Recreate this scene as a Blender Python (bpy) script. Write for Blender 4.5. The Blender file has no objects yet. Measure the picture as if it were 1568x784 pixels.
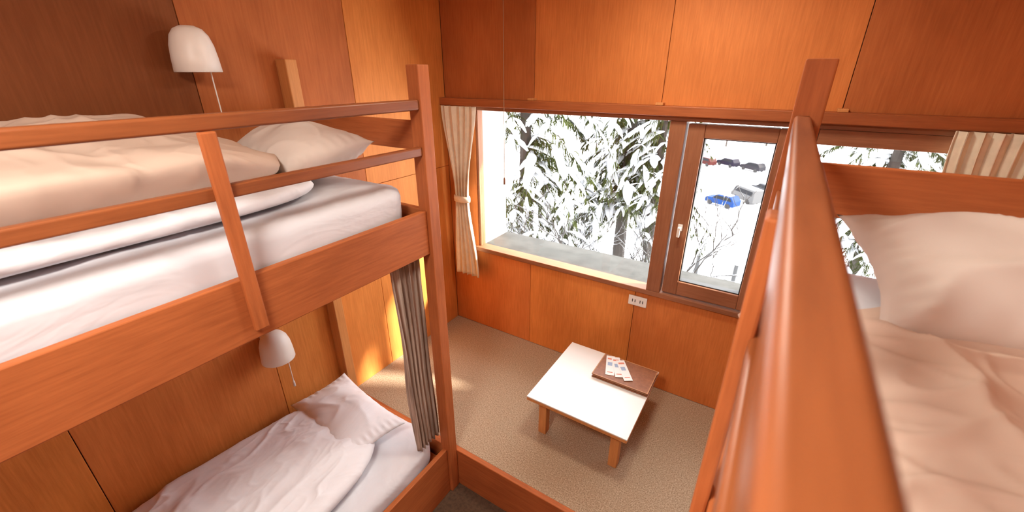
import bpy, bmesh, math, random
from mathutils import Vector, Matrix, noise
scene = bpy.context.scene
COL = scene.collection
try:
    scene.view_settings.view_transform = 'Standard'
    scene.view_settings.look = 'None'
except Exception as e:
    print(e)

# ------------------------------------------------------------------ materials
def new_mat(name):
    m = bpy.data.materials.new(name); m.use_nodes = True
    nt = m.node_tree
    return m, nt, nt.nodes['Principled BSDF']

def N(nt, t, **kw):
    n = nt.nodes.new(t)
    for k, v in kw.items():
        setattr(n, k, v)
    return n

def pos_noise(nt, scale, mapping=(1,1,1), detail=4, rough=.6):
    g = N(nt, 'ShaderNodeNewGeometry')
    mp = N(nt, 'ShaderNodeMapping'); mp.inputs['Scale'].default_value = mapping
    nt.links.new(g.outputs['Position'], mp.inputs['Vector'])
    no = N(nt, 'ShaderNodeTexNoise'); no.inputs['Scale'].default_value = scale
    no.inputs['Detail'].default_value = detail; no.inputs['Roughness'].default_value = rough
    nt.links.new(mp.outputs['Vector'], no.inputs['Vector'])
    return no

def ramp(nt, fac, stops):
    r = N(nt, 'ShaderNodeValToRGB')
    e = r.color_ramp.elements
    e[0].position, e[0].color = stops[0][0], (*stops[0][1], 1)
    e[1].position, e[1].color = stops[-1][0], (*stops[-1][1], 1)
    for p, c in stops[1:-1]:
        x = e.new(p); x.color = (*c, 1)
    nt.links.new(fac, r.inputs['Fac'])
    return r

def bump(nt, b, src, strength, dist=.01):
    bp = N(nt, 'ShaderNodeBump'); bp.inputs['Strength'].default_value = strength
    bp.inputs['Distance'].default_value = dist
    nt.links.new(src, bp.inputs['Height']); nt.links.new(bp.outputs['Normal'], b.inputs['Normal'])

def plain(name, col, rough=.5, nscale=None, var=.12, bmp=0, metal=0):
    m, nt, b = new_mat(name)
    b.inputs['Roughness'].default_value = rough
    b.inputs['Metallic'].default_value = metal
    b.inputs['Base Color'].default_value = (*col, 1)
    if nscale:
        no = pos_noise(nt, nscale)
        r = ramp(nt, no.outputs['Fac'], [(.3, tuple(c*(1-var) for c in col)), (.7, tuple(min(1, c*(1+var)) for c in col))])
        nt.links.new(r.outputs['Color'], b.inputs['Base Color'])
        if bmp: bump(nt, b, no.outputs['Fac'], bmp)
    return m

def wood(name, dark, light, axis, rough=.5, spec=.3, f=1.0, g=1.0):
    dark = (dark[0]*f, dark[1]*f*g, dark[2]*f); light = (light[0]*f, light[1]*f*g, light[2]*f)
    m, nt, b = new_mat(name)
    st = [14, 14, 14]; st['xyz'.index(axis)] = .9
    fine = pos_noise(nt, 7.0, tuple(st), 5, .65)
    st2 = [2.2, 2.2, 2.2]; st2['xyz'.index(axis)] = 1.1
    big = pos_noise(nt, 1.8, tuple(st2), 3, .55)
    mx = N(nt, 'ShaderNodeMath', operation='MULTIPLY_ADD')
    mx.inputs[1].default_value = .5
    nt.links.new(fine.outputs['Fac'], mx.inputs[0])
    m2 = N(nt, 'ShaderNodeMath', operation='MULTIPLY'); m2.inputs[1].default_value = .5
    nt.links.new(big.outputs['Fac'], m2.inputs[0]); nt.links.new(m2.outputs[0], mx.inputs[2])
    r = ramp(nt, mx.outputs[0], [(.36, dark), (.64, light)])
    nt.links.new(r.outputs['Color'], b.inputs['Base Color'])
    b.inputs['Roughness'].default_value = rough
    b.inputs['Specular IOR Level'].default_value = spec
    bump(nt, b, fine.outputs['Fac'], .05, .003)
    return m

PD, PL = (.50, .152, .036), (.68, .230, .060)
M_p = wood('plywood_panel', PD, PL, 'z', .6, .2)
M_pdark = wood('plywood_panel_shade_tint', PD, PL, 'z', .6, .2, f=.38, g=.92)  # same plywood; upper-wall shade painted in, plus some board variation
M_pmid = wood('plywood_panel_half_shade_tint', PD, PL, 'z', .6, .2, f=.74, g=.92)  # same plywood, partial shade painted into the colour
M_pbright = wood('plywood_panel_lit_tint', PD, PL, 'z', .55, .2, f=1.12, g=1.10)  # same plywood, brightened and yellowed as if lit
BD, BL = (.34, .092, .026), (.52, .152, .046)
M_wy = wood('bunk_wood_y', BD, BL, 'y', .55, .22); M_wx = wood('bunk_wood_x', BD, BL, 'x', .55, .22); M_wz = wood('bunk_wood_z', BD, BL, 'z', .55, .22)
M_wrail = wood('bunk_rail_varnished', BD, BL, 'y', .38, .4, f=.62)
M_beam = wood('beam_wood', BD, BL, 'x', .5, f=.8)
M_frame = wood('window_frame_wood', (.24, .092, .042), (.36, .150, .072), 'x')
M_frz = wood('window_frame_wood_v', (.24, .092, .042), (.36, .150, .072), 'z')
M_leg = wood('table_leg_wood', (.50, .20, .06), (.68, .30, .10), 'z')
M_gap = plain('panel_gap_dark', (.06, .02, .006), .9)
M_white = plain('white_laminate', (.76, .75, .72), .35, 3, .02)
M_wallext = plain('exterior_render_white', (.50, .48, .44), .9, 12, .05, .1)
M_ledge = plain('concrete_ledge', (.050, .050, .046), .9, 8, .3, .2)
M_lampw = plain('lamp_shade_white', (.88, .84, .78), .4, 5, .02)
M_ceil = plain('ceiling_paint', (.80, .66, .50), .8, 3, .04)
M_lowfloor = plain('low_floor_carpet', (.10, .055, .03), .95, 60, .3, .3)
M_plastic = plain('white_plastic', (.80, .79, .75), .3, 4, .02)
M_dark = plain('dark_slot', (.03, .03, .03), .6)
M_cord = plain('cord', (.30, .18, .10), .7)
M_leather = plain('brown_leather', (.26, .10, .045), .45, 40, .2, .15)
M_leather2 = plain('tan_leather_edge', (.42, .20, .09), .5, 40, .15)

def fabric(name, col, scale=9, bs=.35, dist=.02, rough=.8):
    m, nt, b = new_mat(name)
    b.inputs['Base Color'].default_value = (*col, 1); b.inputs['Roughness'].default_value = rough
    b.inputs['Specular IOR Level'].default_value = .15
    n1 = pos_noise(nt, scale, (1, .45, 1), 3, .5)
    n1.inputs['Distortion'].default_value = 1.4
    r = ramp(nt, n1.outputs['Fac'], [(.3, tuple(c*.97 for c in col)), (.7, col)])
    nt.links.new(r.outputs['Color'], b.inputs['Base Color'])
    bump(nt, b, n1.outputs['Fac'], bs, dist)
    return m
M_sheet = fabric('white_cotton_sheet', (.68, .67, .70), 6, .4)
M_duvet = fabric('white_cotton_duvet', (.80, .79, .82), 6, .3, .02)
M_duvetw = fabric('warm_lit_cotton_duvet', (.70, .53, .42), 4, .35)  # white cotton with warm bounce off the wood mixed into the colour
M_pillow = fabric('pillow_cotton', (.70, .60, .53), 5, .25)  # upper pillows, orange cast of bounced light painted into the base colour
M_pilloww = fabric('pillow_cotton_white', (.82, .81, .84), 5, .3)
M_curt = plain('beige_curtain_cloth', (.74, .65, .50), .85, 20, .08)

def stripes_mat():
    m, nt, b = new_mat('taupe_striped_curtain_cloth')
    n = pos_noise(nt, 9, (6, 6, .15), 3)
    r = ramp(nt, n.outputs['Fac'], [(.35, (.26, .18, .14)), (.5, (.44, .33, .26)), (.65, (.60, .49, .41))])
    nt.links.new(r.outputs['Color'], b.inputs['Base Color']); b.inputs['Roughness'].default_value = .9
    return m
M_bcurt = stripes_mat()

def carpet():
    m, nt, b = new_mat('tan_carpet')
    n = pos_noise(nt, 150, (1, 1, 1), 3, .8)
    r = ramp(nt, n.outputs['Fac'], [(.35, (.23, .155, .10)), (.5, (.38, .28, .185)), (.68, (.58, .46, .34))])
    nt.links.new(r.outputs['Color'], b.inputs['Base Color']); b.inputs['Roughness'].default_value = .97
    b.inputs['Specular IOR Level'].default_value = .1
    bump(nt, b, n.outputs['Fac'], .4, .003)
    return m
M_carpet = carpet()

def glassm():
    m = bpy.data.materials.new('window_glass'); m.use_nodes = True; nt = m.node_tree
    nt.nodes.clear()
    o = N(nt, 'ShaderNodeOutputMaterial'); t = N(nt, 'ShaderNodeBsdfTransparent'); g = N(nt, 'ShaderNodeBsdfGlossy')
    g.inputs['Roughness'].default_value = .02
    mx = N(nt, 'ShaderNodeMixShader'); mx.inputs[0].default_value = .03
    nt.links.new(t.outputs[0], mx.inputs[1]); nt.links.new(g.outputs[0], mx.inputs[2]); nt.links.new(mx.outputs[0], o.inputs[0])
    return m
M_glass = glassm()

def emis(name, col, s):
    m, nt, b = new_mat(name)
    b.inputs['Base Color'].default_value = (.9, .85, .75, 1)
    b.inputs['Emission Color'].default_value = (*col, 1); b.inputs['Emission Strength'].default_value = s
    return m

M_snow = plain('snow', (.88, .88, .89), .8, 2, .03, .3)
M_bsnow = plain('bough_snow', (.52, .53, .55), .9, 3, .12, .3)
M_bark = plain('bark', (.030, .023, .018), .9, 12, .3, .3)
def leafm():
    m, nt, b = new_mat('conifer_needles')
    n = pos_noise(nt, 2.5)
    r = ramp(nt, n.outputs['Fac'], [(.3, (.013, .018, .006)), (.55, (.034, .041, .012)), (.75, (.080, .090, .028))])
    nt.links.new(r.outputs['Color'], b.inputs['Base Color']); b.inputs['Roughness'].default_value = .9
    b.inputs['Specular IOR Level'].default_value = .05
    return m
M_leaf = leafm()
def twigm():
    m, nt, b = new_mat('snow_topped_twig')
    g = N(nt, 'ShaderNodeNewGeometry'); s = N(nt, 'ShaderNodeSeparateXYZ'); nt.links.new(g.outputs['Normal'], s.inputs[0])
    r = ramp(nt, s.outputs[2], [(.5, (.020, .016, .013)), (.8, (.5, .52, .54))])
    nt.links.new(r.outputs['Color'], b.inputs['Base Color']); b.inputs['Roughness'].default_value = .9
    return m
M_twig = twigm()

# ------------------------------------------------------------------ builders
def finish(name, me, mats, parent=None, smooth=False, recenter=True):
    for m in mats: me.materials.append(m)
    o = bpy.data.objects.new(name, me); COL.objects.link(o)
    if recenter and len(me.vertices):
        xs = [v.co for v in me.vertices]
        c = Vector(((min(v.x for v in xs)+max(v.x for v in xs))/2, (min(v.y for v in xs)+max(v.y for v in xs))/2, (min(v.z for v in xs)+max(v.z for v in xs))/2))
        me.transform(Matrix.Translation(-c)); o.location = c
    if smooth:
        for p in me.polygons: p.use_smooth = True
    if parent:
        o.parent = parent
        o.location = o.location - parent.location
    return o

def empty(name, loc):
    e = bpy.data.objects.new(name, None); COL.objects.link(e); e.location = loc; e.empty_display_size = .2
    return e

def boxes(name, lst, mats, parent=None, bevel=.003, segs=2):
    V, F, MI = [], [], []
    for b in lst:
        x0, x1, y0, y1, z0, z1 = b[:6]; mi = b[6] if len(b) > 6 else 0
        if x0 > x1: x0, x1 = x1, x0
        i = len(V)
        V += [(x0,y0,z0),(x1,y0,z0),(x1,y1,z0),(x0,y1,z0),(x0,y0,z1),(x1,y0,z1),(x1,y1,z1),(x0,y1,z1)]
        F += [(i,i+3,i+2,i+1),(i+4,i+5,i+6,i+7),(i,i+1,i+5,i+4),(i+1,i+2,i+6,i+5),(i+2,i+3,i+7,i+6),(i+3,i,i+4,i+7)]
        MI += [mi]*6
    me = bpy.data.meshes.new(name); me.from_pydata(V, [], F)
    for p, m in zip(me.polygons, MI): p.material_index = m
    o = finish(name, me, mats, parent)
    if bevel:
        md = o.modifiers.new('bevel', 'BEVEL'); md.width = bevel; md.segments = segs; md.limit_method = 'ANGLE'
    return o

def lathe(name, prof, center, mats, parent=None, n=40, smooth=True):
    V, F = [], []
    for r, z in prof:
        for k in range(n):
            a = 2*math.pi*k/n; V.append((center[0]+r*math.cos(a), center[1]+r*math.sin(a), center[2]+z))
    for i in range(len(prof)-1):
        for k in range(n):
            F.append((i*n+k, i*n+(k+1) % n, (i+1)*n+(k+1) % n, (i+1)*n+k))
    me = bpy.data.meshes.new(name); me.from_pydata(V, [], F)
    return finish(name, me, mats, parent, smooth)

def tube(name, p0, p1, r, mats, parent=None, n=10):
    p0, p1 = Vector(p0), Vector(p1); d = (p1-p0).normalized()
    a = d.orthogonal().normalized(); b = d.cross(a)
    V = []
    for p in (p0, p1):
        for k in range(n):
            t = 2*math.pi*k/n; V.append(p+a*r*math.cos(t)+b*r*math.sin(t))
    F = [(k, (k+1) % n, n+(k+1) % n, n+k) for k in range(n)] + [tuple(range(n))[::-1], tuple(range(n, 2*n))]
    me = bpy.data.meshes.new(name); me.from_pydata([tuple(v) for v in V], [], F)
    return finish(name, me, mats, parent)

def ridge(p, s, seed, ani=(1, 1, 1)):
    q = Vector((p[0]*s*ani[0]+seed*3.1, p[1]*s*ani[1]-seed*1.7, p[2]*s*ani[2]+seed))
    q += Vector((noise.noise(q*.5+Vector((9, 1, 4))), noise.noise(q*.5+Vector((2, 7, 3))), 0))*.9
    return (1-min(1, abs(noise.noise(q))*2.6))**2

def soft_box(name, x0, x1, y0, y1, z0, z1, mat, n=6, res=60, amp=.01, freq=4, seed=1, parent=None, lump=0, ani=(1, 1, 1), fn=None):
    c = Vector(((x0+x1)/2, (y0+y1)/2, (z0+z1)/2)); h = Vector(((x1-x0)/2, (y1-y0)/2, (z1-z0)/2))
    bm = bmesh.new()
    rx = max(6, int(res*h.x/max(h))); ry = max(6, int(res*h.y/max(h))); rz = 8
    def face(fn_, a, b):
        g = [[bm.verts.new(fn_(-1+2*i/a, -1+2*j/b)) for j in range(b+1)] for i in range(a+1)]
        for i in range(a):
            for j in range(b):
                bm.faces.new((g[i][j], g[i+1][j], g[i+1][j+1], g[i][j+1]))
    face(lambda u, v: (u, v, 1), rx, ry); face(lambda u, v: (u, v, -1), rx, ry)
    face(lambda u, v: (1, u, v), ry, rz); face(lambda u, v: (-1, u, v), ry, rz)
    face(lambda u, v: (u, 1, v), rx, rz); face(lambda u, v: (u, -1, v), rx, rz)
    bmesh.ops.remove_doubles(bm, verts=bm.verts, dist=1e-4)
    for v in bm.verts:
        p = v.co; k = (abs(p.x)**n+abs(p.y)**n+abs(p.z)**n)**(1/n)
        q = p/k
        v.co = Vector((c.x+q.x*h.x, c.y+q.y*h.y, c.z+q.z*h.z))
    bmesh.ops.recalc_face_normals(bm, faces=bm.faces); bm.normal_update()
    nn = [(v, v.normal.copy(), v.co.copy()) for v in bm.verts]
    for v, nr, p in nn:
        w = max(0, min(1, nr.z*1.5+.6))
        d = amp*(ridge(p, freq, seed, ani)*1.0+.45*ridge(p, freq*2.3, seed+5, ani)+.18*ridge(p, freq*4.7, seed+9, ani))*w
        if lump: d += lump*noise.noise(Vector(p)*2.2+Vector((seed, 0, 0)))*w
        v.co = p+nr*d
        if fn: v.co = fn(v.co)
    me = bpy.data.meshes.new(name); bm.to_mesh(me); bm.free()
    return finish(name, me, [mat], parent, True)

def pillow(name, c, sx, sy, T, mat, rot=(0, 0, 0), seed=1, amp=.008):
    nx, ny = 64, 48; bm = bmesh.new()
    R = Matrix.Rotation(rot[2], 4, 'Z') @ Matrix.Rotation(rot[1], 4, 'Y') @ Matrix.Rotation(rot[0], 4, 'X')
    for sgn in (1, -1):
        g = []
        for i in range(nx+1):
            row = []
            for j in range(ny+1):
                u = -1+2*i/nx; v = -1+2*j/ny
                z = T/2*((1-abs(u)**2.4)*(1-abs(v)**2.4))**.6
                x = sx/2*u*(1-.09*(1-v*v)*abs(u)); y = sy/2*v*(1-.09*(1-u*u)*abs(v))
                edge = min(1-abs(u), 1-abs(v))
                p = Vector((x, y, z*sgn))
                w = ridge((x+3, y, sgn), 6, seed)*amp + .012*noise.noise(Vector((x*6, y*6, seed)))
                ang = u*14 if abs(v) > abs(u) else v*14
                w += .005*math.sin(ang*2.1+seed)*max(0, 1-edge*4)*(edge > 0.01)
                p.z += sgn*w*(min(1, edge*8))
                row.append(bm.verts.new((R @ p)+Vector(c)))
            g.append(row)
        for i in range(nx):
            for j in range(ny):
                f = (g[i][j], g[i+1][j], g[i+1][j+1], g[i][j+1])
                bm.faces.new(f if sgn > 0 else f[::-1])
    bmesh.ops.remove_doubles(bm, verts=bm.verts, dist=1e-4)
    me = bpy.data.meshes.new(name); bm.to_mesh(me); bm.free()
    return finish(name, me, [mat], None, True)

def curtain(name, axis, c0, plane, prof, folds, amp, mat, parent=None, seed=1, nu=200, nv=40):
    V, F = [], []
    ztop, zbot = prof[0][0], prof[-1][0]
    for j in range(nv+1):
        z = ztop+(zbot-ztop)*j/nv
        for k in range(len(prof)-1):
            if prof[k][0] >= z >= prof[k+1][0]-1e-9:
                t = (prof[k][0]-z)/(prof[k][0]-prof[k+1][0]); t = t*t*(3-2*t)
                cc = prof[k][1]*(1-t)+prof[k+1][1]*t; hw = prof[k][2]*(1-t)+prof[k+1][2]*t; am = prof[k][3]*(1-t)+prof[k+1][3]*t
                break
        for i in range(nu+1):
            u = i/nu
            ph = u*folds*2*math.pi+.9*noise.noise(Vector((u*3, z*1.2, seed)))*2
            a = cc+(2*u-1)*hw+.25*hw/folds*math.sin(ph*2)
            d = plane+amp*am*(math.sin(ph)+.25*math.sin(2.3*ph+seed))
            V.append((a, d, z) if axis == 'x' else (d, a, z))
    for j in range(nv):
        for i in range(nu):
            k = j*(nu+1)+i
            F.append((k, k+1, k+nu+2, k+nu+1))
    me = bpy.data.meshes.new(name); me.from_pydata(V, [], F)
    o = finish(name, me, [mat], parent, True)
    s = o.modifiers.new('sol', 'SOLIDIFY'); s.thickness = .003
    return o

# ------------------------------------------------------------------ room shell
XL, XR, YB, YF, ZC, ZF = -2.13, .94, 2.45, -1.35, 2.62, -.27
WX0, WX1, WZ0, WZ1 = -1.87, .80, .715, 1.80

def yseams():
    s = [.09+.79*k for k in range(-2, 4)]
    return [YF]+[a for a in s if YF < a < YB-.05]+[YB]
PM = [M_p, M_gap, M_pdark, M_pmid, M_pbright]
L = [(XL-.14, XL-.016, YF, YB+.4, ZF, ZC, 1)]
ys = yseams()
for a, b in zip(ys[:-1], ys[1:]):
    up = 2 if b < .95 else (3 if b < 1.75 else 4)  # shade to light towards the window, painted panel by panel
    lo = 4 if b < .2 else (0 if b < .95 else 4)  # bright panels stand in for light below the bunk
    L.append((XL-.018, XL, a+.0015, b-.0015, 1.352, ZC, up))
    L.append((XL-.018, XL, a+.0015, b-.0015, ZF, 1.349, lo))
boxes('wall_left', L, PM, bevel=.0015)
L = [(XR+.016, XR+.14, YF, YB+.4, ZF, ZC, 1)]
for a, b in zip(ys[:-1], ys[1:]):
    L.append((XR, XR+.018, a+.0015, b-.0015, ZF, ZC, 0))
boxes('wall_right', L, PM, bevel=.0015)
L = []
sx = [XL]+[-.596+.793*k for k in (-1, 0, 1)]+[XR]
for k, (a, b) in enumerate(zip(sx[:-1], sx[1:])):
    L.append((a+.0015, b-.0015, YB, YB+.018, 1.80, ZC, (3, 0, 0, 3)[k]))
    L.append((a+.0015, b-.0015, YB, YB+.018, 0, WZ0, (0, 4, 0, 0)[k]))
L += [(XL, WX0, YB, YB+.018, WZ0, 1.80, 0), (WX1, XR, YB, YB+.018, WZ0, 1.80, 0)]
y0, y1 = YB+.0185, YB+.40
L += [(XL, XR, y0, y1, 1.80, ZC+.1, 5), (XL, XR, y0, y1, ZF-1, WZ0-.02, 5), (XL, WX0, y0, y1, WZ0-.02, 1.80, 5), (WX1, XR, y0, y1, WZ0-.02, 1.80, 5)]
boxes('wall_back', L, PM+[M_wallext], bevel=.0015)
boxes('wall_front', [(XL, XR, YF-.1, YF, ZF, ZC)], [M_p])
boxes('ceiling', [(XL-.14, XR+.14, YF-.1, YB+.02, ZC, ZC+.1)], [M_ceil])
boxes('floor', [(XL-.14, XR+.14, YF-.1, 1.33, ZF-.1, ZF)], [M_lowfloor])
boxes('floor_platform', [(XL, XR, 1.332, YB, ZF-.1, 0)], [M_carpet])
boxes('trim_1', [(XL, XR, 1.30, 1.331, ZF, .004)], [M_wx], bevel=.004)
boxes('trim_2', [(XL, XR, 2.385, YB-.0005, 1.792, 1.842)], [M_beam], bevel=.004)
boxes('trim_3', [(x-.02, x+.02, 2.40, YB-.001, 1.8425, 1.856) for x in (-1.389, -.596, .197)], [M_leg], bevel=.002)

boxes('window_ledge', [(WX0, WX1, YB+.075, YB+.42, WZ0-.019, WZ0+.012)], [M_ledge], bevel=.005)

w = empty('window_1', (-.53, 2.49, 1.25))
fy0, fy1 = 2.43, 2.52
boxes('sill', [(WX0-.03, WX1+.03, 2.425, 2.525, WZ0-.012, WZ0+.022)], [M_frame], w, .004)
boxes('head', [(WX0, WX1, fy0, fy1, 1.765, 1.7995)], [M_frame], w)
boxes('jambs', [(WX0, WX0+.02, fy0+.03, fy1, WZ0+.022, 1.765), (-.53, -.447, fy0-.005, fy1, WZ0+.022, 1.765), (.07, .135, fy0, fy1, WZ0+.022, 1.765), (WX1-.04, WX1, fy0, fy1, WZ0+.022, 1.765)], [M_frz], w)
boxes('casement_sash_stiles', [(-.437, -.352, fy0+.012, fy1-.01, WZ0+.03, 1.755), (-.018, .062, fy0+.012, fy1-.01, WZ0+.03, 1.755)], [M_frz], w, .005)
boxes('casement_sash_rails', [(-.352, -.018, fy0+.014, fy1-.01, WZ0+.03, .835), (-.352, -.018, fy0+.014, fy1-.01, 1.685, 1.755)], [M_frame], w, .005)
boxes('casement_gasket', [(-.354, -.346, 2.458, 2.50, .833, 1.687), (-.024, -.016, 2.458, 2.50, .833, 1.687), (-.354, -.016, 2.458, 2.50, .833, .841), (-.354, -.016, 2.458, 2.50, 1.679, 1.687)], [M_dark], w, 0)
boxes('right_top_rail', [(.136, WX1-.04, fy0+.002, fy1, 1.695, 1.764)], [M_frame], w)
boxes('glass', [(WX0+.02, -.53, 2.485, 2.490, WZ0+.02, 1.766), (-.352, -.018, 2.485, 2.490, .835, 1.686), (.135, WX1-.04, 2.485, 2.490, WZ0+.02, 1.70)], [M_glass], w, 0)
boxes('casement_handle', [(-.405, -.378, 2.432, 2.443, 1.16, 1.20), (-.400, -.384, 2.405, 2.435, 1.172, 1.188), (-.400, -.384, 2.400, 2.412, 1.13, 1.188)], [M_plastic], w, .003)

# ------------------------------------------------------------------ bunk beds
def bunk(name, xo, s, depth, hz):
    e = empty(name, (xo+s*depth/2, .28, .9))
    def X(a0, a1): return (min(xo+s*a0, xo+s*a1), max(xo+s*a0, xo+s*a1))
    def P(nm, a0, a1, y0, y1, z0, z1, m, bv=.004, sg=2):
        x0, x1 = X(a0, a1)
        return boxes(nm, [(x0, x1, y0, y1, z0, z1)], [m], e, bv, sg)
    P('post_front_far', 0, .062, 1.236, 1.298, ZF, 2.03, M_wz)
    P('post_front_near', 0, .062, -.80, -.738, ZF, 2.03, M_wz)
    P('post_back_far', depth-.085, depth-.003, 1.24, 1.298, ZF, 2.06, M_leg)
    P('post_back_near', depth-.085, depth-.003, -.80, -.738, ZF, 2.06, M_leg)
    o = P('top_rail', .006, .040, -.738, 1.236, 1.868, 1.908, M_wrail, .008, 5)
    for p in o.data.polygons: p.use_smooth = True
    o.modifiers['bevel'].harden_normals = True
    P('mid_rail', .010, .038, -.738, 1.236, 1.693, 1.729, M_wrail, .005, 3)
    P('side_board_upper', .016, .044, -.738, 1.236, 1.262, 1.462, M_wy)
    P('side_board_lower', .016, .044, -.738, 1.236, ZF, .060, M_wy)
    for k, y in enumerate((.49, -.30)):
        P('stile_%d' % k, -.004, .0155, y-.02, y+.02, 1.295, 1.8675, M_wz)
    for k, (y0, y1) in enumerate(((1.252, 1.280), (-.785, -.757))):
        P('end_board_top_%d' % k, .0625, depth-.0855, y0, y1, hz[0], hz[1], M_wx)
        P('end_board_mid_%d' % k, .0625, depth-.0855, y0, y1, 1.262, 1.46, M_wx)
        P('end_board_low_%d' % k, .0625, depth-.0855, y0, y1, ZF, .06, M_wx)
    P('deck_upper', .045, depth-.004, -.737, 1.235, 1.34, 1.375, M_wx)
    P('deck_lower', .045, depth-.004, -.737, 1.235, -.07, -.035, M_wx)
    return e
bunk('bunk_bed', -1.20, -1, .93, (1.71, 1.825))
bunk('bunk_bed', .006, 1, .934, (1.672, 1.80))

# ------------------------------------------------------------------ bedding left
def sstep(a, b, x):
    t = max(0, min(1, (x-a)/(b-a))); return t*t*(3-2*t)
def taper(p):
    z0 = 1.655
    k = 1-.30*sstep(-1.85, -1.42, p.x)-.42*sstep(.50, .86, p.y)
    k -= .10*sstep(.1, .0, abs(p.y-.22-.5*(p.x+1.8)))
    return Vector((p.x, p.y, z0+(p.z-z0)*k))
soft_box('mattress', -2.11, -1.262, -.72, 1.225, 1.377, 1.572, M_sheet, 9, 120, .006, 3.5, 2)
soft_box('quilt', -2.08, -1.36, -.70, .92, 1.582, 1.638, M_duvet, 5, 160, .014, 3.6, 3, lump=.010)
soft_box('duvet', -2.07, -1.42, -.70, .84, 1.660, 1.845, M_duvetw, 5, 220, .024, 2.2, 5, lump=.016, fn=taper)
pillow('pillow', (-1.77, 1.03, 1.695), .64, .38, .215, M_pillow, (math.radians(13), 0, math.radians(-3)), 3)
soft_box('mattress', -2.11, -1.25, -.72, 1.225, -.033, .15, M_sheet, 9, 120, .006, 3.5, 7)
soft_box('duvet', -2.07, -1.34, -.70, 1.00, .160, .262, M_duvet, 3.6, 240, .013, 2.6, 11, lump=.016, ani=(1.5, .8, 1))
pillow('pillow', (-1.74, 1.00, .245), .64, .34, .12, M_pilloww, (math.radians(4), 0, math.radians(-8)), 13, .008)
# bedding right
def bulge(p):
    if p.x < .20:
        g = math.exp(-((p.y-.80)/.075)**2)*(.20-p.x)/.10
        p = Vector((p.x-.100*g, p.y, p.z-.035*g))
    return p
soft_box('mattress', .055, .915, -.72, 1.225, 1.377, 1.572, M_sheet, 9, 120, .006, 3.5, 4)
soft_box('duvet', .065, .89, -.70, .90, 1.581, 1.630, M_duvetw, 5, 280, .024, 3.2, 24, lump=.012, fn=bulge, ani=(.8, 1.1, 1))
pillow('pillow', (.50, 1.00, 1.672), .68, .38, .18, M_pillow, (math.radians(12), 0, math.radians(8)), 8, .014)
soft_box('mattress', .055, .915, -.72, 1.225, -.033, .15, M_sheet, 9, 80, .005, 3.5, 9)
soft_box('duvet', .07, .89, -.70, .95, .160, .26, M_duvet, 4, 90, .016, 3.6, 31, lump=.02)

curtain('bunk_curtain', 'y', 0, -1.270, [(1.335, 1.13, .095, .9), (.7, 1.14, .08, 1), (.17, 1.155, .075, 1.1)], 6, .016, M_bcurt, seed=2)
curtain('bunk_curtain', 'y', 0, .032, [(1.255, .80, .42, .9), (.7, .80, .42, 1), (.17, .80, .42, 1.1)], 14, .016, M_bcurt, seed=6)

wc = empty('window_curtain', (-1.95, 2.415, 1.15))
curtain('cloth', 'x', 0, 2.375, [(1.79, -1.955, .15, .7), (1.13, -1.955, .066, 1.0), (.50, -1.935, .125, 1.0)], 5, .016, M_curt, wc, 3)
lathe('tie_band', [(.001, -.02), (.072, -.022), (.075, 0), (.072, .022), (.001, .02)], (0, 0, 0), [M_curt], wc)
tb = wc.children[-1]; tb.location = Vector((-1.955, 2.375, 1.13))-wc.location; tb.scale = (1, .48, 1)
wc2 = empty('window_curtain', (.72, 2.39, 1.15))
curtain('cloth', 'x', 0, 2.375, [(1.79, .74, .17, .8), (1.1, .76, .12, 1), (.5, .76, .15, 1.2)], 7, .020, M_curt, wc2, 5)

# ------------------------------------------------------------------ wall lamps
def sconce(z):
    y = .868
    e = empty('wall_lamp', (-2.04, y, z))
    cx = -2.045
    prof = [(.001, .165), (.025, .163), (.048, .152), (.064, .130), (.074, .095), (.079, .05), (.082, 0), (.079, -.002), (.076, .05), (.070, .095), (.058, .128), (.040, .146), (.001, .155)]
    lathe('shade', prof, (cx, y, z-.08), [M_lampw], e)
    boxes('wall_bracket', [(XL, XL+.022, y-.03, y+.03, z-.03, z+.05), (XL+.02, cx, y-.01, y+.01, z+.005, z+.02)], [M_plastic], e, .003)
    lathe('bulb', [(.001, -.045), (.018, -.04), (.026, -.02), (.022, 0), (.012, .02), (.012, .05), (.001, .05)], (cx, y, z), [M_plastic], e, 20)
    tube('pull_cord', (cx+.03, y+.03, z-.26), (cx+.03, y+.03, z+.02), .0025, [M_plastic], e)
    lathe('pull_toggle', [(.001, -.02), (.006, -.018), (.006, .012), (.003, .02), (.001, .02)], (cx+.03, y+.03, z-.26), [M_plastic], e, 12)
sconce(2.085); sconce(.67)

# ------------------------------------------------------------------ table
t = empty('low_table', (-.63, 1.925, .15))
tx0, tx1, ty0, ty1 = -.925, -.335, 1.615, 2.235
boxes('table_top', [(tx0, tx1, ty0, ty1, .292, .300, 0), (tx0+.001, tx1-.001, ty0+.001, ty1-.001, .272, .2925, 1)], [M_white, M_leg], t, .002)
boxes('apron', [(tx0+.06, tx1-.06, ty0+.075, ty0+.095, .23, .272), (tx0+.06, tx1-.06, ty1-.095, ty1-.075, .23, .272), (tx0+.07, tx0+.09, ty0+.08, ty1-.08, .23, .272), (tx1-.09, tx1-.07, ty0+.08, ty1-.08, .23, .272)], [M_leg], t)
for k, (x, y) in enumerate(((tx0+.05, ty0+.06), (tx1-.10, ty0+.06), (tx0+.05, ty1-.11), (tx1-.10, ty1-.11))):
    boxes('leg_%d' % (k+1), [(x, x+.05, y, y+.05, 0, .272)], [M_leg], t, .004)

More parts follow.
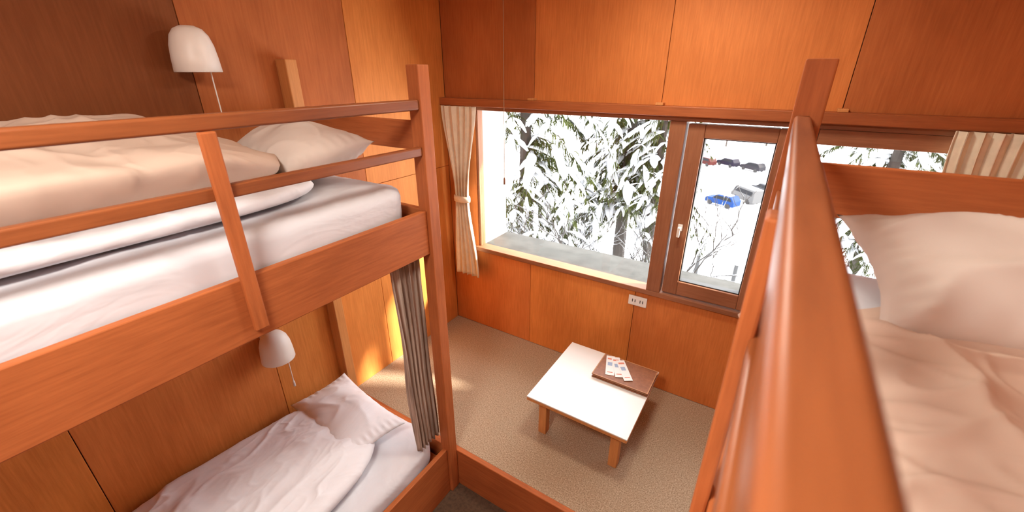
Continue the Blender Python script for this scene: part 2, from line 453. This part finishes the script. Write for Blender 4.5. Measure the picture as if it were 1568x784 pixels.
f = empty('leather_folder', (-.50, 2.085, .32))
boxes('cover_bottom', [(-.675, -.335, 1.97, 2.20, .3005, .307)], [M_leather], f, .003)
boxes('pages', [(-.668, -.345, 1.978, 2.192, .307, .319)], [M_leather2], f, .001)
boxes('cover_top', [(-.675, -.335, 1.97, 2.20, .319, .326)], [M_leather], f, .003)
boxes('edge_binding', [(-.675, -.335, 1.97, 1.976, .3262, .3275), (-.675, -.335, 2.194, 2.20, .3262, .3275), (-.675, -.669, 1.976, 2.194, .3262, .3275), (-.341, -.335, 1.976, 2.194, .3262, .3275)], [M_leather2], f, 0)
M_paper = plain('leaflet_paper', (.76, .75, .73), .6); M_red = plain('leaflet_red', (.60, .20, .13), .6); M_blue = plain('leaflet_blue', (.30, .38, .52), .6)
def leaflet(x, y, z, ang):
    l, wd = .19, .052
    lst = [(-wd/2, wd/2, -l/2, l/2, 0, .0012, 0), (-wd/2+.008, wd/2-.008, l*.30, l*.38, .0012, .0016, 1), (-wd/2+.010, wd/2-.014, -l*.02, l*.16, .0012, .0016, 2), (-wd/2+.01, wd/2-.01, -l*.38, -l*.34, .0012, .0016, 1)]
    o = boxes('paper_leaflet', lst, [M_paper, M_red, M_blue], None, 0)
    o.location = (x, y, z+.0008); o.rotation_euler = (0, 0, ang)
leaflet(-.605, 2.10, .3278, math.radians(18)); leaflet(-.560, 2.105, .3298, math.radians(27)); leaflet(-.515, 2.095, .3318, math.radians(34))

s = empty('wall_socket', (-.575, 2.44, .63))
boxes('plate', [(-.635, -.515, 2.441, 2.4495, .595, .665)], [M_plastic], s, .003)
boxes('slots', [(-.61, -.605, 2.4395, 2.442, .62, .64), (-.593, -.588, 2.4395, 2.442, .62, .64), (-.56, -.555, 2.4395, 2.442, .62, .64), (-.543, -.538, 2.4395, 2.442, .62, .64)], [M_dark], s, 0)
pc = empty('light_pull_cord', (-1.52, 2.30, 2))
tube('cord', (-1.52, 2.30, 1.34), (-1.52, 2.30, ZC), .002, [M_cord], pc)
lathe('toggle', [(.001, -.03), (.007, -.028), (.007, .01), (.003, .02), (.001, .02)], (-1.52, 2.30, 1.34), [M_leather], pc, 12)

def clamp_(x, y, power, col, size, es):
    e = empty('ceiling_lamp', (x, y, ZC-.05))
    lathe('base', [(.001, 0), (size/2, 0), (size/2, -.03), (size/2-.01, -.03), (.001, -.03)], (x, y, ZC), [M_plastic], e)
    lathe('diffuser', [(size/2-.015, -.03), (size/2-.02, -.05), (size/3, -.062), (.001, -.066)], (x, y, ZC), [emis('lamp_diffuser_glow', col, es)], e)
    ld = bpy.data.lights.new('lamp_light', 'AREA'); ld.shape = 'DISK'; ld.size = size; ld.energy = power; ld.color = col
    lo = bpy.data.objects.new('lamp_light', ld); COL.objects.link(lo); lo.parent = e; lo.location = (0, 0, -.03)
clamp_(-.45, 1.70, 15, (1, .93, .80), .30, 4)
clamp_(-.60, -.30, 38, (1, .95, .88), .50, 4)  # unseen lamp behind the camera, added to brighten beds and lower room

# ------------------------------------------------------------------ exterior
def gz(x, y):
    t = max(0, min(1, (y-12)/38)); t = t*t*(3-2*t)
    return -4-10*t
V, F = [], []
nx, ny = 90, 130
for j in range(ny+1):
    y = 3.2+330*(j/ny)**1.8
    for i in range(nx+1):
        x = -180+360*i/nx
        z = gz(x, y)+.35*noise.noise(Vector((x*.25, y*.25, 0)))+(.12*noise.noise(Vector((x, y, 2))))
        V.append((x, y, z))
for j in range(ny):
    for i in range(nx):
        k = j*(nx+1)+i; F.append((k, k+1, k+nx+2, k+nx+1))
me = bpy.data.meshes.new('snow_ground'); me.from_pydata(V, [], F)
finish('snow_ground', me, [M_snow], None, True, False)

def conifer_mesh(name, H, R, seed, levels=26, h0=.06, nbr=(6, 8)):
    rnd = random.Random(seed); V, F, MI = [], [], []
    def add(vs, fs, mi):
        i = len(V); V.extend(vs)
        for q in fs: F.append(tuple(i+a for a in q)); MI.append(mi)
    n = 10; segs = 8
    vs = []
    for k in range(segs+1):
        h = k/segs
        for a in range(n):
            t_ = 2*math.pi*a/n; r = .02+.18*(1-h)
            vs.append((r*math.cos(t_), r*math.sin(t_), H*h))
    add(vs, [(k*n+a, k*n+(a+1) % n, (k+1)*n+(a+1) % n, (k+1)*n+a) for k in range(segs) for a in range(n)], 0)
    def ribbon(pts, side, wmax):
        q = 8; vs = []; m = len(pts)
        for a, c in enumerate(pts):
            u = a/(m-1); env = math.sin(math.pi*min(1, max(0, .04+.92*u)))**.6
            ww = wmax*env*rnd.uniform(.65, 1.25); hh = .45*ww*rnd.uniform(.7, 1.2)
            off = side*rnd.uniform(-.3, .3)*ww
            for b in range(q):
                th = 2*math.pi*b/q; sn = math.sin(th)
                vs.append(tuple(c+off+side*(ww*math.cos(th))+Vector((0, 0, 1))*(hh*sn*(1.2 if sn > 0 else .35)+.02)))
        fs = []
        for a in range(m-1):
            for b in range(q): fs.append((a*q+b, a*q+(b+1) % q, (a+1)*q+(b+1) % q, (a+1)*q+b))
        add(vs, fs, 2)
    for lv in range(levels):
        h = h0+(.99-h0)*lv/levels
        nb = rnd.randint(*nbr)
        for b in range(nb):
            az = 2*math.pi*(b+rnd.random()*.8)/nb; Lb = R*(1-h)**.75*rnd.uniform(.6, 1.15)+.15
            dirh = Vector((math.cos(az), math.sin(az), 0)); p = Vector((0, 0, H*h+rnd.uniform(-.2, .2)))
            side = Vector((-dirh.y, dirh.x, 0))
            K = max(6, int(Lb/.12)); prev = p.copy(); pts = [p.copy()]
            droop = rnd.uniform(.6, 1.0); ph_ = rnd.uniform(0, 6)
            for k in range(1, K+1):
                u = k/K
                q = p+dirh*(Lb*u)+Vector((0, 0, .14*Lb*u-droop*Lb*u*u))+side*(.08*Lb*math.sin(u*4+ph_))
                pts.append(q.copy())
                w_ = .02*(1-u)+.006
                add([tuple(prev-side*w_), tuple(prev+side*w_), tuple(q+side*w_), tuple(q-side*w_)], [(0, 1, 2, 3)], 0)
                if u > .08:
                    for _ in range(14):
                        sgn = rnd.choice((-1, 1))
                        tl = rnd.uniform(.16, .48)*(1.1-.5*u)
                        td = (side*sgn*rnd.uniform(.1, 1.0)+dirh*rnd.uniform(.1, .8)+Vector((0, 0, rnd.uniform(-1.5, -.35)))).normalized()
                        wv = td.cross(Vector((rnd.uniform(-1, 1), rnd.uniform(-1, 1), rnd.uniform(-.3, .3)))).normalized()*rnd.uniform(.007, .014)
                        o_ = q+side*rnd.uniform(-.08, .08)
                        mid = o_+td*tl*.5; end = o_+td*tl+Vector((0, 0, -.07))
                        add([tuple(o_), tuple(mid+wv), tuple(end), tuple(mid-wv)], [(0, 1, 2, 3)], 1)
                prev = q
            a = rnd.randint(1, 2)
            while a < len(pts)-2:
                ln = rnd.randint(3, 8); seg = pts[a:a+ln]
                if len(seg) >= 3: ribbon(seg, side, rnd.uniform(.08, .18)*(1.1-.5*a/len(pts)))
                a += ln+rnd.randint(0, 1)
            for _ in range(int(Lb*3)):
                a = rnd.randint(2, len(pts)-2); sgn = rnd.choice((-1, 1))
                d2 = (side*sgn+dirh*rnd.uniform(.3, 1)).normalized(); l2 = rnd.uniform(.25, .6)
                pp = [pts[a]+d2*(l2*t_/4)+Vector((0, 0, -.55*l2*(t_/4)**2)) for t_ in range(5)]
                ribbon(pp, d2.cross(Vector((0, 0, 1))).normalized(), rnd.uniform(.04, .10))
    me = bpy.data.meshes.new(name); me.from_pydata(V, [], F)
    for p, m in zip(me.polygons, MI):
        p.material_index = m
        if m == 2: p.use_smooth = True
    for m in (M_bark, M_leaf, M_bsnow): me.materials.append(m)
    return me
cA = conifer_mesh('conifer_mesh_a', 13, 3.0, 1, 24, .17, (5, 6)); cB = conifer_mesh('conifer_mesh_b', 11, 2.3, 7, 20, .27, (5, 6))
def tree(me, x, y, s=1, rz=0, z=None):
    o = bpy.data.objects.new('snowy_conifer', me); COL.objects.link(o)
    o.location = (x, y, (gz(x, y)-.2) if z is None else z); o.scale = (s, s, s); o.rotation_euler = (0, 0, rz)
tree(cA, -5.2, 8.8, 1.0, .4); tree(cB, -3.2, 10.6, 1.0, 1.9); tree(cB, -2.35, 10.2, .7, 4.0, -3.0); tree(cB, -11.0, 14.5, 1.1, 3.5)
tree(cA, 2.6, 14.5, .9, 2.2); tree(cB, 5.2, 12.5, 1.0, .2); tree(cA, 9, 19, 1, 3)
tree(cA, -15.5, 17, 1.2, 5)
for x, y, r in ((-20, 80, 1), (-11, 112, 2), (-3, 118, 3), (3, 105, 4), (12, 92, .5), (-34, 88, 2.5), (24, 100, 1.2), (-46, 80, 1.2), (-25, 120, .2)):
    tree(cA if int(r) % 2 else cB, x, y, 1.1, r)

def shrub(x, y, z, size, seed):
    rnd = random.Random(seed)
    cu = bpy.data.curves.new('bare_shrub', 'CURVE'); cu.dimensions = '3D'; cu.bevel_depth = .014; cu.bevel_resolution = 1
    def br(p, d, l, r, lev):
        pts = [(p.copy(), r)]
        for k in range(5):
            d = (d+Vector((rnd.uniform(-.28, .28), rnd.uniform(-.28, .28), rnd.uniform(-.12, .2)))).normalized()
            p = p+d*l/5; pts.append((p.copy(), r*(1-.13*(k+1))))
            if lev < 4 and (k > 0):
                for _ in range(2):
                    if rnd.random() < .48:
                        nd = (d+Vector((rnd.uniform(-1, 1), rnd.uniform(-1, 1), rnd.uniform(-.3, .6)))*.9).normalized()
                        br(p.copy(), nd, l*rnd.uniform(.45, .7), r*.6, lev+1)
        s = cu.splines.new('POLY'); s.points.add(len(pts)-1)
        for q, (c, rr) in zip(s.points, pts): q.co = (*c, 1); q.radius = rr
    for k in range(5):
        a = rnd.uniform(0, 6.28)
        br(Vector((rnd.uniform(-.2, .2), rnd.uniform(-.2, .2), 0)), Vector((math.cos(a)*.5, math.sin(a)*.5, 1)).normalized(), size*.62, 2.4, 1)
    o = bpy.data.objects.new('bare_shrub', cu); COL.objects.link(o); cu.materials.append(M_twig)
    o.location = (x, y, z)
shrub(-3.1, 7.4, -4.1, 4.0, 5); shrub(-2.3, 7.6, -4.1, 3.6, 9); shrub(-1.2, 8.6, -4.1, 3.4, 12)

for (x, y) in ((-1.45, 13.4), (-.35, 13.2)):
    e = empty('snow_marker_post', (x, y, gz(x, y)+.4))
    tube('pole', (x, y, gz(x, y)-.3), (x, y, gz(x, y)+.75), .06, [M_dark], e)
    tube('cap', (x, y, gz(x, y)+.75), (x, y, gz(x, y)+.80), .075, [M_snow], e)

M_tyre = plain('tyre', (.008, .008, .008), .9); M_cg = plain('car_glass', (.006, .008, .01), .6)
M_cg.node_tree.nodes['Principled BSDF'].inputs['Specular IOR Level'].default_value = .1
def car(name, x, y, rz, col, prof, win, W=1.7):
    paint = plain('car_paint_'+name, col, .6)
    paint.node_tree.nodes['Principled BSDF'].inputs['Specular IOR Level'].default_value = .08
    e = empty(name, (x, y, gz(x, y)+.12)); e.rotation_euler = (0, 0, rz)
    def add(nm, V, F, mats, bev=0):
        me = bpy.data.meshes.new(nm); me.from_pydata(V, [], F)
        for m in mats: me.materials.append(m)
        o = bpy.data.objects.new(nm, me); COL.objects.link(o); o.parent = e
        if bev:
            md = o.modifiers.new('b', 'BEVEL'); md.width = bev; md.segments = 3
        return o
    def extr(nm, pr, w_, mats, bev):
        n = len(pr)
        V = [(px, -w_/2, pz) for px, pz in pr]+[(px, w_/2, pz) for px, pz in pr]
        F = [tuple(range(n)), tuple(range(n, 2*n))[::-1]]+[(k, k+n, (k+1) % n+n, (k+1) % n) for k in range(n)]
        add(nm, V, F, mats, bev)
    extr('body', prof, W, [paint], .08)
    extr('side_windows', win, W+.02, [M_cg], .01)
    extr('windscreens', [(p[0]*1.03, p[1]) for p in win], W-.25, [M_cg], .01)
    for k, (wx, wy) in enumerate(((-1.25, -W/2+.08), (1.25, -W/2+.08), (-1.25, W/2-.08), (1.25, W/2-.08))):
        o = tube('wheel_%d' % k, (wx, wy-.1, .32), (wx, wy+.1, .32), .32, [M_tyre], None, 20); o.parent = e
    top = [p for p in prof if p[1] > max(q[1] for q in prof)-.03]
    x0, x1 = min(p[0] for p in top), max(p[0] for p in top); zt = max(p[1] for p in prof)
    sn = [(x0+.3, zt-.01), (x1-.2, zt-.01), (x1-.28, zt+.08), (x0+.38, zt+.08)]
    extr('roof_snow', sn, W-.7, [M_snow], .04)
hatch = [(-2, .3), (2, .3), (2.02, .75), (1.9, .95), (1.05, 1.0), (.45, 1.5), (-1.5, 1.5), (-1.95, .95)]
hwin = [(-1.7, .97), (.98, .99), (.45, 1.42), (-1.42, 1.42)]
van = [(-2.2, .3), (2.2, .3), (2.22, .9), (1.9, 1.2), (1.5, 1.95), (-2.15, 1.95)]
vwin = [(-1.9, 1.2), (1.8, 1.2), (1.48, 1.75), (-1.9, 1.75)]
car('blue_car', -4.9, 59, 2.7, (.003, .020, .080), hatch, hwin)
car('white_van', -2.4, 62.9, 2.3, (.065, .065, .065), van, vwin)
car('silver_car', -.5, 68.4, 2.3, (.03, .032, .036), hatch, hwin)
car('dark_car', -7.6, 87, 2.5, (.005, .005, .012), hatch, hwin)
car('gray_car', -3.4, 85, 2.5, (.012, .012, .015), hatch, hwin)
car('red_car', -11.4, 86, 2.5, (.035, .007, .006), hatch, hwin)

# ------------------------------------------------------------------ lighting
wd = bpy.data.worlds.new('overcast_snow_sky'); scene.world = wd; wd.use_nodes = True
nt = wd.node_tree; bg = nt.nodes['Background']
tc = nt.nodes.new('ShaderNodeTexCoord'); sp = nt.nodes.new('ShaderNodeSeparateXYZ'); cr = nt.nodes.new('ShaderNodeValToRGB')
nt.links.new(tc.outputs['Generated'], sp.inputs[0]); nt.links.new(sp.outputs[2], cr.inputs['Fac'])
cr.color_ramp.elements[0].color = (1, .99, .98, 1); cr.color_ramp.elements[1].color = (.88, .93, 1, 1)
nt.links.new(cr.outputs['Color'], bg.inputs['Color']); bg.inputs['Strength'].default_value = 10.5
sd = bpy.data.lights.new('sun', 'SUN'); sd.energy = 17; sd.angle = math.radians(3); sd.color = (1, .94, .82)
so = bpy.data.objects.new('sun', sd); COL.objects.link(so); so.location = (5, 10, 15)
so.rotation_euler = Vector((-1.6, -.83, -1)).to_track_quat('-Z', 'Y').to_euler()

# ------------------------------------------------------------------ camera
cd = bpy.data.cameras.new('camera'); cam = bpy.data.objects.new('camera', cd); COL.objects.link(cam)
cd.sensor_width = 36; cd.lens = 36*635/1568; cd.clip_start = .01; cd.clip_end = 500
cam.location = (0, 0, 2.0); cam.rotation_euler = (math.radians(90-23.8), 0, math.radians(32.4))
cd.dof.use_dof = True; cd.dof.focus_distance = 2.2; cd.dof.aperture_fstop = 4.0
scene.camera = cam
